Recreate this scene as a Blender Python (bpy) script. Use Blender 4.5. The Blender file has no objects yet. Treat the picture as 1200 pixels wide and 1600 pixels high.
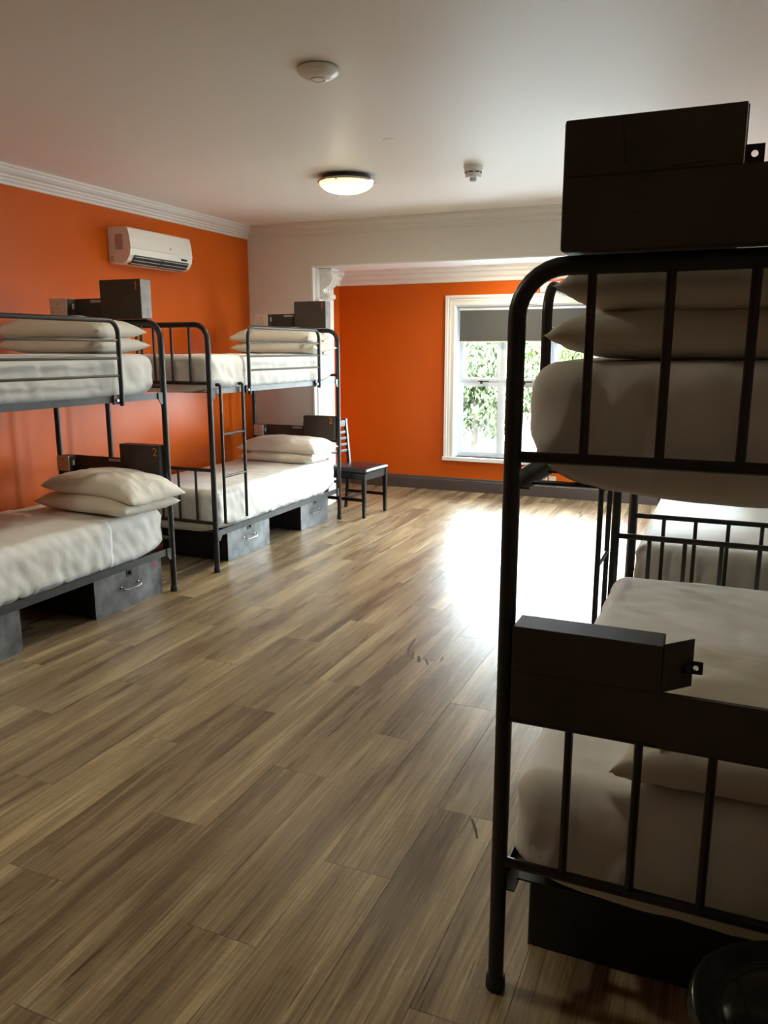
import bpy, bmesh, math, random
from mathutils import Vector, Matrix, noise

random.seed(7)
SC = bpy.context.scene
COL = SC.collection
PI = math.pi

# ------------------------------------------------------------------ camera
cam_d = bpy.data.cameras.new('camera')
cam = bpy.data.objects.new('camera', cam_d)
COL.objects.link(cam)
cam_d.sensor_fit = 'VERTICAL'
cam_d.sensor_height = 36.0
cam_d.lens = 36.0 * 1236.0 / 1600.0
cam_d.clip_start = 0.05
cam_d.clip_end = 300
cam.location = (0, 0, 1.555)
cam.rotation_euler = (math.radians(90 - 11.6), 0, math.radians(23.19))
SC.camera = cam

# ------------------------------------------------------------------ world, exposure
world = bpy.data.worlds.new('overcast_sky')
SC.world = world
world.use_nodes = True
bgn = world.node_tree.nodes['Background']
bgn.inputs[0].default_value = (0.85, 0.935, 1.0, 1)
bgn.inputs[1].default_value = 9.0
SC.view_settings.view_transform = 'Standard'
SC.view_settings.look = 'None'
SC.view_settings.gamma = 1.0
SC.view_settings.exposure = 2.55
SC.view_settings.use_curve_mapping = False
SC.cycles.max_bounces = 10
SC.cycles.diffuse_bounces = 7
SC.cycles.glossy_bounces = 4
SC.cycles.transparent_max_bounces = 12
SC.cycles.caustics_reflective = False
SC.cycles.caustics_refractive = False
SC.cycles.sample_clamp_indirect = 6.0


def portal(name, loc, rot, sx, sy):
    """sampling aid for the daylight coming through a window opening"""
    l = bpy.data.lights.new(name, 'AREA')
    l.shape = 'RECTANGLE'
    l.size = sx
    l.size_y = sy
    l.cycles.is_portal = True
    o = bpy.data.objects.new(name, l)
    COL.objects.link(o)
    o.location = loc
    o.rotation_euler = rot
    return o


# ------------------------------------------------------------------ key dimensions
XW, XR = -4.36, 0.62          # left and right wall
YBACK, YB, YB2, YF = -2.2, 6.831, 7.25, 8.377
ZC = 2.70
AXL = -4.143                  # alcove's left wall
ZH = 2.322                    # underside of the lintel
OPX0, OPX1 = -3.66, 0.56      # opening
WX0, WX1, WZ0, WZ1 = -2.745, -0.735, 0.386, 2.015     # window opening

portal('window_portal', ((WX0 + WX1) / 2, YF + 0.16, (WZ0 + WZ1) / 2), (math.radians(-90), 0, 0), WX1 - WX0, WZ1 - WZ0)

SY0, SY1, SZ0, SZ1 = 7.38, 8.26, 0.386, 2.015         # assumed window in the alcove's right side, added for daylight
portal('assumed_side_portal', (XR + 0.16, (SY0 + SY1) / 2, (SZ0 + SZ1) / 2), (0, math.radians(90), 0), SZ1 - SZ0, SY1 - SY0)
RY0, RY1, RZ0, RZ1 = 4.75, 5.65, 0.95, 1.90           # assumed window beside the rear bunk, added to light the beds
portal('assumed_right_portal', (XR + 0.16, (RY0 + RY1) / 2, (RZ0 + RZ1) / 2), (0, math.radians(90), 0), RZ1 - RZ0, RY1 - RY0)

# ------------------------------------------------------------------ materials
MATS = {}


def mat(name, color=(.8, .8, .8), rough=.5, metal=0.0, spec=.5, bump=None, vary=None, coat=0.0):
    """vary=(color2, scale, contrast)  bump=(scale, strength)"""
    m = bpy.data.materials.new(name)
    m.use_nodes = True
    nt = m.node_tree
    b = nt.nodes['Principled BSDF']
    b.inputs['Base Color'].default_value = (*color, 1)
    b.inputs['Roughness'].default_value = rough
    b.inputs['Metallic'].default_value = metal
    b.inputs['Specular IOR Level'].default_value = spec
    b.inputs['Coat Weight'].default_value = coat
    tc = None
    if vary or bump:
        tc = nt.nodes.new('ShaderNodeTexCoord')
    if vary:
        n = nt.nodes.new('ShaderNodeTexNoise')
        n.inputs['Scale'].default_value = vary[1]
        n.inputs['Detail'].default_value = 5
        nt.links.new(tc.outputs['Object'], n.inputs['Vector'])
        r = nt.nodes.new('ShaderNodeValToRGB')
        c = vary[2]
        r.color_ramp.elements[0].position = .5 - c
        r.color_ramp.elements[1].position = .5 + c
        r.color_ramp.elements[0].color = (*color, 1)
        r.color_ramp.elements[1].color = (*vary[0], 1)
        nt.links.new(n.outputs['Fac'], r.inputs['Fac'])
        nt.links.new(r.outputs['Color'], b.inputs['Base Color'])
    if bump:
        n2 = nt.nodes.new('ShaderNodeTexNoise')
        n2.inputs['Scale'].default_value = bump[0]
        n2.inputs['Detail'].default_value = 4
        nt.links.new(tc.outputs['Object'], n2.inputs['Vector'])
        bp = nt.nodes.new('ShaderNodeBump')
        bp.inputs['Strength'].default_value = bump[1]
        bp.inputs['Distance'].default_value = .02
        nt.links.new(n2.outputs['Fac'], bp.inputs['Height'])
        nt.links.new(bp.outputs['Normal'], b.inputs['Normal'])
    MATS[name] = m
    return m


ORANGE = (.60, .107, .007)
mat('orange_paint', ORANGE, .33, spec=.2, bump=(5, .05), vary=((.57, .100, .006), 3, .25))
mat('white_wall', (.70, .665, .60), .5, bump=(4, .05))
mat('charcoal_paint', (.17, .16, .15), .5)
mat('ceiling_paint', (.82, .79, .74), .5, spec=.3, bump=(3, .06))
mat('cornice_paint', (.72, .69, .64), .45)
mat('trim_white', (.82, .82, .80), .4)
mat('skirting', (.075, .06, .055), .4)
mat('alu_white', (.72, .78, .86), .35)
mat('blind_fabric', (.09, .09, .09), .9, bump=(300, .15))
mat('black_metal', (.014, .0135, .013), .38, spec=.4, vary=((.024, .023, .022), 9, .2))
mat('rail_metal', (.026, .028, .028), .42, vary=((.045, .047, .045), 14, .25))
mat('locker_metal', (.068, .057, .048), .5, spec=.3, vary=((.048, .041, .035), 6, .2))
mat('trunk_front', (.09, .097, .102), .36, metal=.55, spec=.6, vary=((.24, .255, .265), 9, .16))
mat('trunk_body', (.012, .012, .013), .5)
mat('lit_side', (.20, .20, .20), .45, vary=((.33, .32, .31), 25, .2))  # lighter grey stands in for light on the locker's room side
mat('chrome', (.6, .6, .6), .2, metal=1)
mat('rubber', (.012, .012, .012), .6)
mat('plastic_white', (.78, .76, .70), .35)
mat('plastic_cream', (.62, .55, .46), .4)
mat('plastic_dark', (.02, .02, .02), .4)
mat('plastic_grey', (.45, .45, .45), .4)
mat('led_strip', (.45, .42, .45), .3)
mat('number_orange', (.62, .20, .05), .5)
mat('number_red', (.75, .06, .05), .5)
mat('sign_red', (.85, .10, .05), .5)
mat('sign_white', (.85, .85, .85), .5)
mat('sign_text', (.35, .35, .35), .5)
mat('chair_wood', (.009, .007, .006), .34, spec=.35)
mat('chair_leather', (.014, .014, .015), .28, bump=(60, .1))
mat('bin_plastic', (.010, .012, .010), .16, spec=.35)
mat('bark', (.045, .036, .027), .9, bump=(8, .5), vary=((.085, .07, .052), 3, .2))
mat('pavement', (.30, .305, .31), .9, vary=((.26, .265, .27), .3, .2))
mat('lawn', (.050, .046, .020), .95, vary=((.085, .068, .045), .8, .2))
mat('fence_white', (.12, .125, .13), .6)
mat('stain_brown', (.07, .038, .02), .7, spec=.1)
mat('sticker_orange', (.75, .32, .06), .5)
mat('sticker_grey', (.42, .38, .36), .5)
mat('duct_dark', (.015, .015, .015), .5)


def fabric(name, c1, c2, wr=1.0):
    m = bpy.data.materials.new(name)
    m.use_nodes = True
    nt = m.node_tree
    b = nt.nodes['Principled BSDF']
    b.inputs['Roughness'].default_value = .85
    b.inputs['Specular IOR Level'].default_value = .2
    b.inputs['Sheen Weight'].default_value = .15
    tc = nt.nodes.new('ShaderNodeTexCoord')
    n = nt.nodes.new('ShaderNodeTexNoise')
    n.inputs['Scale'].default_value = 3.0
    nt.links.new(tc.outputs['Object'], n.inputs['Vector'])
    r = nt.nodes.new('ShaderNodeValToRGB')
    r.color_ramp.elements[0].color = (*c1, 1)
    r.color_ramp.elements[1].color = (*c2, 1)
    nt.links.new(n.outputs['Fac'], r.inputs['Fac'])
    nt.links.new(r.outputs['Color'], b.inputs['Base Color'])
    # cloth creases: distorted stretched noise
    mp = nt.nodes.new('ShaderNodeMapping')
    mp.inputs['Scale'].default_value = (7, 4, 5)
    mp.inputs['Rotation'].default_value = (.3, .2, .5)
    nt.links.new(tc.outputs['Object'], mp.inputs['Vector'])
    n2 = nt.nodes.new('ShaderNodeTexNoise')
    n2.inputs['Scale'].default_value = 1.3
    n2.inputs['Detail'].default_value = 4
    n2.inputs['Distortion'].default_value = .3
    nt.links.new(mp.outputs['Vector'], n2.inputs['Vector'])
    bp = nt.nodes.new('ShaderNodeBump')
    bp.inputs['Strength'].default_value = .2 * wr
    bp.inputs['Distance'].default_value = .03
    nt.links.new(n2.outputs['Fac'], bp.inputs['Height'])
    nt.links.new(bp.outputs['Normal'], b.inputs['Normal'])
    MATS[name] = m


fabric('sheet', (.68, .68, .655), (.74, .74, .715), .9)
fabric('pillowcase', (.66, .63, .555), (.72, .69, .62), 1.2)


def floor_mat():
    m = bpy.data.materials.new('vinyl_plank')
    m.use_nodes = True
    nt = m.node_tree
    L = nt.links.new
    b = nt.nodes['Principled BSDF']
    b.inputs['Specular IOR Level'].default_value = .12
    oi = nt.nodes.new('ShaderNodeObjectInfo')
    tc = nt.nodes.new('ShaderNodeTexCoord')
    mul = nt.nodes.new('ShaderNodeVectorMath')
    mul.operation = 'SCALE'
    mul.inputs[0].default_value = (37.0, 53.0, 11.0)
    L(oi.outputs['Random'], mul.inputs['Scale'])
    add = nt.nodes.new('ShaderNodeVectorMath')
    add.operation = 'ADD'
    L(tc.outputs['Object'], add.inputs[0])
    L(mul.outputs['Vector'], add.inputs[1])

    def nz(scale3, scale, detail, rough, dist):
        mp = nt.nodes.new('ShaderNodeMapping')
        mp.inputs['Scale'].default_value = scale3
        L(add.outputs['Vector'], mp.inputs['Vector'])
        n = nt.nodes.new('ShaderNodeTexNoise')
        n.inputs['Scale'].default_value = scale
        n.inputs['Detail'].default_value = detail
        n.inputs['Roughness'].default_value = rough
        n.inputs['Distortion'].default_value = dist
        L(mp.outputs['Vector'], n.inputs['Vector'])
        return n
    broad = nz((6.0, .5, 1), 1.3, 4, .55, .35)
    grain = nz((70, 2.0, 1), 1.6, 7, .72, .35)
    saw = nz((7, 95, 1), 1.0, 4, .7, .4)
    crack = nz((55, 1.5, 1), 1.2, 3, .6, .8)

    def madd(src, k, nxt):
        q = nt.nodes.new('ShaderNodeMath')
        q.operation = 'MULTIPLY_ADD'
        L(src, q.inputs[0])
        q.inputs[1].default_value = k
        if nxt is None:
            q.inputs[2].default_value = 0
        else:
            L(nxt, q.inputs[2])
        return q.outputs[0]
    v_ = madd(broad.outputs['Fac'], .80, None)
    v_ = madd(grain.outputs['Fac'], .66, v_)
    v_ = madd(saw.outputs['Fac'], .09, v_)
    relief = v_
    v_ = madd(oi.outputs['Random'], .07, v_)
    ck = nt.nodes.new('ShaderNodeMapRange')
    ck.inputs['From Min'].default_value = .27
    ck.inputs['From Max'].default_value = .37
    ck.inputs['To Min'].default_value = -.28
    ck.inputs['To Max'].default_value = 0
    L(crack.outputs['Fac'], ck.inputs['Value'])
    v_ = madd(ck.outputs['Result'], 1.0, v_)
    r = nt.nodes.new('ShaderNodeValToRGB')
    e = r.color_ramp.elements
    e[0].position = .64
    e[0].color = (.075, .050, .032, 1)
    e[1].position = 1.14
    e[1].color = (.47, .37, .22, 1)
    for p, c in ((.78, (.165, .115, .069)), (.92, (.285, .212, .124)), (1.02, (.37, .285, .168))):
        q = e.new(min(p, 1.0))
        q.color = (*c, 1)
    mr = nt.nodes.new('ShaderNodeMapRange')
    mr.inputs['From Min'].default_value = .54
    mr.inputs['From Max'].default_value = 1.11
    L(v_, mr.inputs['Value'])
    for i, p in enumerate((0.0, .28, .55, .78, 1.0)):
        e[i].position = p
    L(mr.outputs['Result'], r.inputs['Fac'])
    L(r.outputs['Color'], b.inputs['Base Color'])
    rr = nt.nodes.new('ShaderNodeMapRange')
    rr.inputs['To Min'].default_value = .22
    rr.inputs['To Max'].default_value = .34
    L(broad.outputs['Fac'], rr.inputs['Value'])
    L(rr.outputs['Result'], b.inputs['Roughness'])
    bp = nt.nodes.new('ShaderNodeBump')
    bp.inputs['Strength'].default_value = .5
    bp.inputs['Distance'].default_value = .004
    L(relief, bp.inputs['Height'])
    L(bp.outputs['Normal'], b.inputs['Normal'])
    MATS['vinyl_plank'] = m


floor_mat()
mat('subfloor', (.06, .045, .035), .7)


def glass_mat():
    m = bpy.data.materials.new('window_glass')
    m.use_nodes = True
    nt = m.node_tree
    nt.nodes.remove(nt.nodes['Principled BSDF'])
    out = nt.nodes['Material Output']
    tr = nt.nodes.new('ShaderNodeBsdfTransparent')
    tr.inputs[0].default_value = (.95, .98, .97, 1)
    gl = nt.nodes.new('ShaderNodeBsdfGlossy')
    gl.inputs['Roughness'].default_value = .02
    fr = nt.nodes.new('ShaderNodeFresnel')
    fr.inputs[0].default_value = 1.35
    mx = nt.nodes.new('ShaderNodeMixShader')
    nt.links.new(fr.outputs[0], mx.inputs[0])
    nt.links.new(tr.outputs[0], mx.inputs[1])
    nt.links.new(gl.outputs[0], mx.inputs[2])
    nt.links.new(mx.outputs[0], out.inputs['Surface'])
    MATS['window_glass'] = m


glass_mat()


def lamp_mat():
    m = mat('lamp_glass', (.9, .85, .7), .2)
    b = m.node_tree.nodes['Principled BSDF']
    nt = m.node_tree
    b.inputs['Emission Strength'].default_value = 42.0
    tc = nt.nodes.new('ShaderNodeTexCoord')
    gr = nt.nodes.new('ShaderNodeVectorMath')
    gr.operation = 'DISTANCE'
    gr.inputs[1].default_value = (-.015, -.02, -.09)
    nt.links.new(tc.outputs['Object'], gr.inputs[0])
    r = nt.nodes.new('ShaderNodeValToRGB')
    r.color_ramp.elements[0].position = .05
    r.color_ramp.elements[0].color = (1, .92, .70, 1)
    r.color_ramp.elements[1].position = .135
    r.color_ramp.elements[1].color = (.014, .011, .0028, 1)
    nt.links.new(gr.outputs['Value'], r.inputs['Fac'])
    nt.links.new(r.outputs['Color'], b.inputs['Emission Color'])


lamp_mat()


def leaf_mat(name, c1, c2):
    m = bpy.data.materials.new(name)
    m.use_nodes = True
    nt = m.node_tree
    b = nt.nodes['Principled BSDF']
    b.inputs['Roughness'].default_value = .6
    tc = nt.nodes.new('ShaderNodeTexCoord')
    n = nt.nodes.new('ShaderNodeTexNoise')
    n.inputs['Scale'].default_value = 1.6
    n.inputs['Detail'].default_value = 6
    nt.links.new(tc.outputs['Object'], n.inputs['Vector'])
    r = nt.nodes.new('ShaderNodeValToRGB')
    r.color_ramp.elements[0].position = .35
    r.color_ramp.elements[1].position = .65
    r.color_ramp.elements[0].color = (*c1, 1)
    r.color_ramp.elements[1].color = (*c2, 1)
    nt.links.new(n.outputs['Fac'], r.inputs['Fac'])
    nt.links.new(r.outputs['Color'], b.inputs['Base Color'])
    MATS[name] = m


leaf_mat('leaf_grey_green', (.035, .050, .018), (.070, .088, .038))
leaf_mat('leaf_yellow_green', (.036, .056, .010), (.080, .096, .018))
leaf_mat('leaf_dark_green', (.03, .05, .017), (.06, .085, .026))


# ------------------------------------------------------------------ mesh helpers
class MB:
    def __init__(s):
        s.v = []
        s.f = []

    def add(s, vs, fs):
        o = len(s.v)
        s.v += [tuple(v) for v in vs]
        s.f += [tuple(i + o for i in f) for f in fs]
        return s

    def box(s, x0, x1, y0, y1, z0, z1, ch=0.0):
        if x0 > x1: x0, x1 = x1, x0
        if y0 > y1: y0, y1 = y1, y0
        if z0 > z1: z0, z1 = z1, z0
        if ch <= 0:
            return s.add([(x0, y0, z0), (x1, y0, z0), (x1, y1, z0), (x0, y1, z0), (x0, y0, z1), (x1, y0, z1), (x1, y1, z1), (x0, y1, z1)],
                         [(3, 2, 1, 0), (4, 5, 6, 7), (0, 1, 5, 4), (1, 2, 6, 5), (2, 3, 7, 6), (3, 0, 4, 7)])
        bm = bmesh.new()
        r = bmesh.ops.create_cube(bm, size=1)
        for v in bm.verts:
            v.co = Vector(((x0 + x1) / 2 + v.co.x * (x1 - x0), (y0 + y1) / 2 + v.co.y * (y1 - y0), (z0 + z1) / 2 + v.co.z * (z1 - z0)))
        bmesh.ops.bevel(bm, geom=bm.edges[:], offset=ch, segments=2, profile=.7, affect='EDGES')
        bm.verts.index_update()
        s.add([v.co[:] for v in bm.verts], [[v.index for v in f.verts] for f in bm.faces])
        bm.free()
        return s

    def tube(s, pts, r, seg=12, cap=True):
        pts = [Vector(p) for p in pts]
        n = len(pts)
        rs = r if isinstance(r, (list, tuple)) else [r] * n
        tans = []
        for i in range(n):
            a = pts[max(i - 1, 0)]
            c = pts[min(i + 1, n - 1)]
            tans.append((c - a).normalized())
        t = tans[0]
        up = Vector((0, 0, 1)) if abs(t.z) < .9 else Vector((1, 0, 0))
        nrm = t.cross(up).normalized()
        vs = []
        for i in range(n):
            if i:
                nrm = (nrm - tans[i] * nrm.dot(tans[i])).normalized()
            bn = tans[i].cross(nrm)
            for k in range(seg):
                a = 2 * PI * k / seg
                vs.append(pts[i] + (nrm * math.cos(a) + bn * math.sin(a)) * rs[i])
        fs = []
        for i in range(n - 1):
            for k in range(seg):
                k2 = (k + 1) % seg
                fs.append((i * seg + k, i * seg + k2, (i + 1) * seg + k2, (i + 1) * seg + k))
        if cap:
            fs.append(tuple(range(seg))[::-1])
            fs.append(tuple((n - 1) * seg + k for k in range(seg)))
        return s.add(vs, fs)

    def prism(s, prof, a0, a1, axis):
        """profile of 2-D points extruded along an axis; for 'x' profile=(y,z), 'y' (x,z), 'z' (x,y)"""
        n = len(prof)

        def P(p, a):
            return {'x': (a, p[0], p[1]), 'y': (p[0], a, p[1]), 'z': (p[0], p[1], a)}[axis]
        vs = [P(p, a0) for p in prof] + [P(p, a1) for p in prof]
        fs = [tuple(range(n))[::-1], tuple(range(n, 2 * n))]
        for i in range(n):
            j = (i + 1) % n
            fs.append((i, j, n + j, n + i))
        return s.add(vs, fs)

    def lathe(s, prof, c, seg=40):
        """(r,z) profile about vertical axis at c"""
        vs = []
        for r, z in prof:
            for k in range(seg):
                a = 2 * PI * k / seg
                vs.append((c[0] + r * math.cos(a), c[1] + r * math.sin(a), c[2] + z))
        fs = []
        for i in range(len(prof) - 1):
            for k in range(seg):
                k2 = (k + 1) % seg
                fs.append((i * seg + k, i * seg + k2, (i + 1) * seg + k2, (i + 1) * seg + k))
        fs.append(tuple(range(seg))[::-1])
        fs.append(tuple((len(prof) - 1) * seg + k for k in range(seg)))
        return s.add(vs, fs)

    def map(s, fn):
        s.v = [tuple(fn(Vector(v))) for v in s.v]
        return s

    def build(s, name, m, parent=None, smooth=False, recalc=True):
        me = bpy.data.meshes.new(name)
        me.from_pydata(s.v, [], s.f)
        if recalc:
            bm = bmesh.new()
            bm.from_mesh(me)
            bmesh.ops.recalc_face_normals(bm, faces=bm.faces)
            bm.to_mesh(me)
            bm.free()
        me.materials.append(MATS[m])
        if smooth:
            me.polygons.foreach_set('use_smooth', [True] * len(me.polygons))
            if smooth != 'full':
                me.set_sharp_from_angle(angle=math.radians(40))
        o = bpy.data.objects.new(name, me)
        COL.objects.link(o)
        if parent:
            o.parent = parent
        return o


def box(name, m, parent, x0, x1, y0, y1, z0, z1, ch=0.0):
    return MB().box(x0, x1, y0, y1, z0, z1, ch).build(name, m, parent)


def empty(name, loc=(0, 0, 0), rz=0.0):
    o = bpy.data.objects.new(name, None)
    o.empty_display_size = .1
    COL.objects.link(o)
    o.location = loc
    o.rotation_euler = (0, 0, rz)
    return o


def tag(o, label, cat, group=None):
    o['label'] = label
    o['category'] = cat
    if group:
        o['group'] = group
    return o


def struct(o, label=None, cat=None):
    o['kind'] = 'structure'
    if label:
        o['label'] = label
    if cat:
        o['category'] = cat
    return o


def text_mesh(name, body, size, m, parent, loc, rot, align='CENTER', thick=.0006, bold=0.0):
    c = bpy.data.curves.new(name, 'FONT')
    c.body = body
    c.size = size
    c.align_x = align
    c.align_y = 'CENTER'
    c.extrude = thick
    c.offset = bold
    tmp = bpy.data.objects.new(name + '_t', c)
    COL.objects.link(tmp)
    dg = bpy.context.evaluated_depsgraph_get()
    me = bpy.data.meshes.new_from_object(tmp.evaluated_get(dg))
    bpy.data.objects.remove(tmp)
    bpy.data.curves.remove(c)
    me.name = name
    me.materials.clear()
    me.materials.append(MATS[m])
    o = bpy.data.objects.new(name, me)
    COL.objects.link(o)
    o.parent = parent
    o.location = loc
    o.rotation_euler = rot
    return o


# ------------------------------------------------------------------ room shell
T = .14
# floor slab with planks
fl = MB().box(XW - T, XR + T, YBACK - T, YF + .25, -.20, -.006).build('floor', 'subfloor')
struct(fl, 'brown oak look vinyl plank floor', 'floor')
PW, PL = .2224, 1.219
SEAM0 = -.586
plank_cache = {}


def plank_mesh(w, l):
    key = (round(w, 3), round(l, 3))
    if key not in plank_cache:
        g = .0004
        c = .0005
        x, y = w / 2 - g, l / 2 - g
        vs = [(-x, -y, -.006), (x, -y, -.006), (x, y, -.006), (-x, y, -.006),
              (-x, -y, -c), (x, -y, -c), (x, y, -c), (-x, y, -c),
              (-x + c, -y + c, 0), (x - c, -y + c, 0), (x - c, y - c, 0), (-x + c, y - c, 0)]
        fs = [(8, 9, 10, 11)]
        for a, b in ((0, 4), (4, 8)):
            for k in range(4):
                k2 = (k + 1) % 4
                fs.append((a + k, a + k2, b + k2, b + k))
        me = bpy.data.meshes.new('plank')
        me.from_pydata(vs, [], fs)
        me.materials.append(MATS['vinyl_plank'])
        plank_cache[key] = me
    return plank_cache[key]


rows = range(-6, 18)
for k in rows:
    xr = SEAM0 - PW * (k - 1)       # right seam of row k
    xl = xr - PW
    x0, x1 = max(xl, XW), min(xr, XR)
    if x1 - x0 < .01:
        continue
    base = {0: 1.94, 1: 1.545, 2: 1.155}[(k - 2) % 3]
    if k == 0: base = 1.523
    if k == 1: base = 1.131
    y = base - PL * 5
    while y < YF:
        y0, y1 = max(y, YBACK), min(y + PL, YF)
        if y1 - y0 > .01:
            o = bpy.data.objects.new('plank', plank_mesh(x1 - x0, y1 - y0))
            COL.objects.link(o)
            o.location = ((x0 + x1) / 2, (y0 + y1) / 2, 0)
            o.parent = fl
        y += PL

w = MB().box(XW - T, XW, YBACK - T, YB2, -.2, ZC + .2).build('wall_left', 'orange_paint')
struct(w, 'orange painted left wall behind the bunk beds', 'wall')
w = MB().box(XR, XR + T, YBACK - T, RY0, -.2, ZC + .2)
w.box(XR, XR + T, RY1, YB2, -.2, ZC + .2)
w.box(XR, XR + T, RY0, RY1, -.2, RZ0)
w.box(XR, XR + T, RY0, RY1, RZ1, ZC + .2)
w.box(XR, XR + T, YB2, SY0, -.2, ZC + .2)
w.box(XR, XR + T, SY1, YF + .25, -.2, ZC + .2)
w.box(XR, XR + T, SY0, SY1, -.2, SZ0)
w.box(XR, XR + T, SY0, SY1, SZ1, ZC + .2)
struct(w.build('wall_right', 'white_wall'), 'right wall behind the near bunk bed', 'wall')
w = MB().box(XW - T, XR + T, YBACK - T, YBACK, -.2, ZC + .2).build('wall_back', 'charcoal_paint')
struct(w, 'charcoal wall behind the camera', 'wall')
w = MB()
w.box(XW, OPX0, YB, YB2, -.006, ZC)
w.box(OPX0, OPX1, YB, YB2, ZH, ZC)
w.box(OPX1, XR, YB, YB2, -.006, ZC)
struct(w.build('wall_partition', 'white_wall'), 'off white wall with wide lintel over the alcove opening', 'wall')
w = MB().box(AXL - .3, AXL, YB2, YF + .25, -.2, ZC + .2).build('wall_alcove_left', 'orange_paint')
struct(w, 'orange side wall of the window alcove', 'wall')
# window wall with hole
w = MB()
w.box(AXL - .3, WX0, YF, YF + .25, -.2, ZC + .2)
w.box(WX1, XR + T, YF, YF + .25, -.2, ZC + .2)
w.box(WX0, WX1, YF, YF + .25, -.2, WZ0)
w.box(WX0, WX1, YF, YF + .25, WZ1, ZC + .2)
struct(w.build('wall_window', 'orange_paint'), 'bright orange far wall around the window', 'wall')
w = MB().box(XW - T, XR + T, YBACK - T, YB2, ZC, ZC + .2)
struct(w.build('ceiling', 'ceiling_paint'), 'off white painted plaster ceiling', 'ceiling')
w = MB().box(AXL - .3, XR + T, YB2, YF + .25, 2.52, 2.72)
struct(w.build('ceiling_alcove', 'ceiling_paint'), 'white ceiling of the window alcove', 'ceiling')

# cornices: stepped profile (distance from wall d, drop from ceiling h)
CP = [(0, 0), (.105, 0), (.105, .016), (.092, .018), (.088, .030), (.072, .046), (.052, .054), (.048, .066), (.034, .070), (.028, .084), (.014, .092), (.012, .106), (0, .108)]


def cornice_x(name, xw, sgn, y0, y1, zt, m0=0, m1=0, sc=1.0, mt='cornice_paint', label=None):
    """runs along y on a wall at x=xw facing sgn; ends mitred by m0/m1 (+1 shortens with distance)"""
    mb = MB()
    n = len(CP)
    vs = [(xw + sgn * d * sc, y0 + m0 * d * sc, zt - h * sc) for d, h in CP] + [(xw + sgn * d * sc, y1 - m1 * d * sc, zt - h * sc) for d, h in CP]
    fs = [tuple(range(n)), tuple(range(n, 2 * n))] + [(i, (i + 1) % n, n + (i + 1) % n, n + i) for i in range(n)]
    return struct(mb.add(vs, fs).build(name, mt), label, 'trim')


def cornice_y(name, yw, sgn, x0, x1, zt, m0=0, m1=0, sc=1.0, mt='cornice_paint', label=None):
    mb = MB()
    n = len(CP)
    vs = [(x0 + m0 * d * sc, yw + sgn * d * sc, zt - h * sc) for d, h in CP] + [(x1 - m1 * d * sc, yw + sgn * d * sc, zt - h * sc) for d, h in CP]
    fs = [tuple(range(n)), tuple(range(n, 2 * n))] + [(i, (i + 1) % n, n + (i + 1) % n, n + i) for i in range(n)]
    return struct(mb.add(vs, fs).build(name, mt), label, 'trim')


cornice_x('trim_1', XW, 1, YBACK, YB, ZC, 1, 1, label='white stepped cornice above the orange left wall')
cornice_y('trim_2', YB, -1, XW, XR, ZC, 1, 1, mt='white_wall', label='off white cornice above the lintel')
cornice_x('trim_3', XR, -1, YBACK, YB, ZC, 1, 1, label='white cornice along the right wall')
cornice_y('trim_4', YF, -1, AXL, XR, 2.52, 1, 1, 2.42, mt='trim_white', label='deep white cornice above the window')
cornice_x('trim_5', AXL, 1, YB2, YF, 2.52, 0, 1, 2.42, mt='trim_white', label='deep white cornice on the alcove side wall')
# skirting boards
sk = [(0, -.0), (.020, 0), (.020, .118), (.014, .126), (.014, .140), (.006, .150), (0, .150)]
mb = MB().prism([(YF - d, z) for d, z in sk], AXL, XR, 'x')
struct(mb.build('baseboard_far', 'skirting'), 'dark brown skirting board under the window', 'baseboard')
mb = MB().prism([(AXL + d, z) for d, z in sk], YB2, YF - .02, 'y')
struct(mb.build('baseboard_alcove', 'skirting'), 'dark brown skirting board on the alcove side', 'baseboard')
mb = MB().prism([(XW + d, z) for d, z in sk], YBACK, YB, 'y')
struct(mb.build('baseboard_left', 'skirting'), 'dark brown skirting board behind the left bunk beds', 'baseboard')

# white lining of the opening's left reveal with corbel
tr = MB()
tr.box(OPX0 - .012, OPX0 + .008, YB - .006, YB2 + .006, 0, ZH)
tr.box(OPX0 + .008, OPX0 + .022, YB + .05, YB + .32, 0, 1.97)
struct(tr.build('trim_6', 'trim_white'), 'white pilaster lining the left side of the alcove opening', 'trim')
tr = MB().box(OPX0, OPX1, YB - .004, YB2 + .004, ZH - .012, ZH)
struct(tr.build('trim_7', 'trim_white'), 'white lining under the lintel', 'trim')
tr = MB()
tr.box(OPX1 - .008, OPX1 + .012, YB - .006, YB2 + .006, 0, ZH - .012)
struct(tr.build('trim_8', 'trim_white'), 'white pilaster lining the right side of the alcove opening', 'trim')

cb = empty('corbel', (OPX0 + .008, YB + .17, 2.02))
tag(cb, 'white scrolled plaster corbel at the top corner of the alcove opening', 'corbel')


def scroll_profile(k=1.0):
    pts = [(0, .285), (.150, .285), (.150, .268), (.138, .262)]
    c = (.085, .195)
    for i in range(9):                     # big upper bulge
        a = math.radians(62 - i * 15)
        pts.append((c[0] + .066 * math.cos(a), c[1] + .066 * math.sin(a) * 1.0))
    pts += [(.108, .125), (.082, .110)]
    c2 = (.068, .085)
    for i in range(6):                     # concave waist
        a = math.radians(60 + i * 38)
        pts.append((c2[0] + .020 * math.cos(a), c2[1] + .022 * math.sin(a)))
    c3 = (.085, .030)
    for i in range(9):                     # small lower curl
        a = math.radians(120 - i * 30)
        pts.append((c3[0] + .028 * math.cos(a), c3[1] + .028 * math.sin(a)))
    pts += [(.03, 0), (0, 0)]
    return [(p[0] * k, p[1]) for p in pts]


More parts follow.
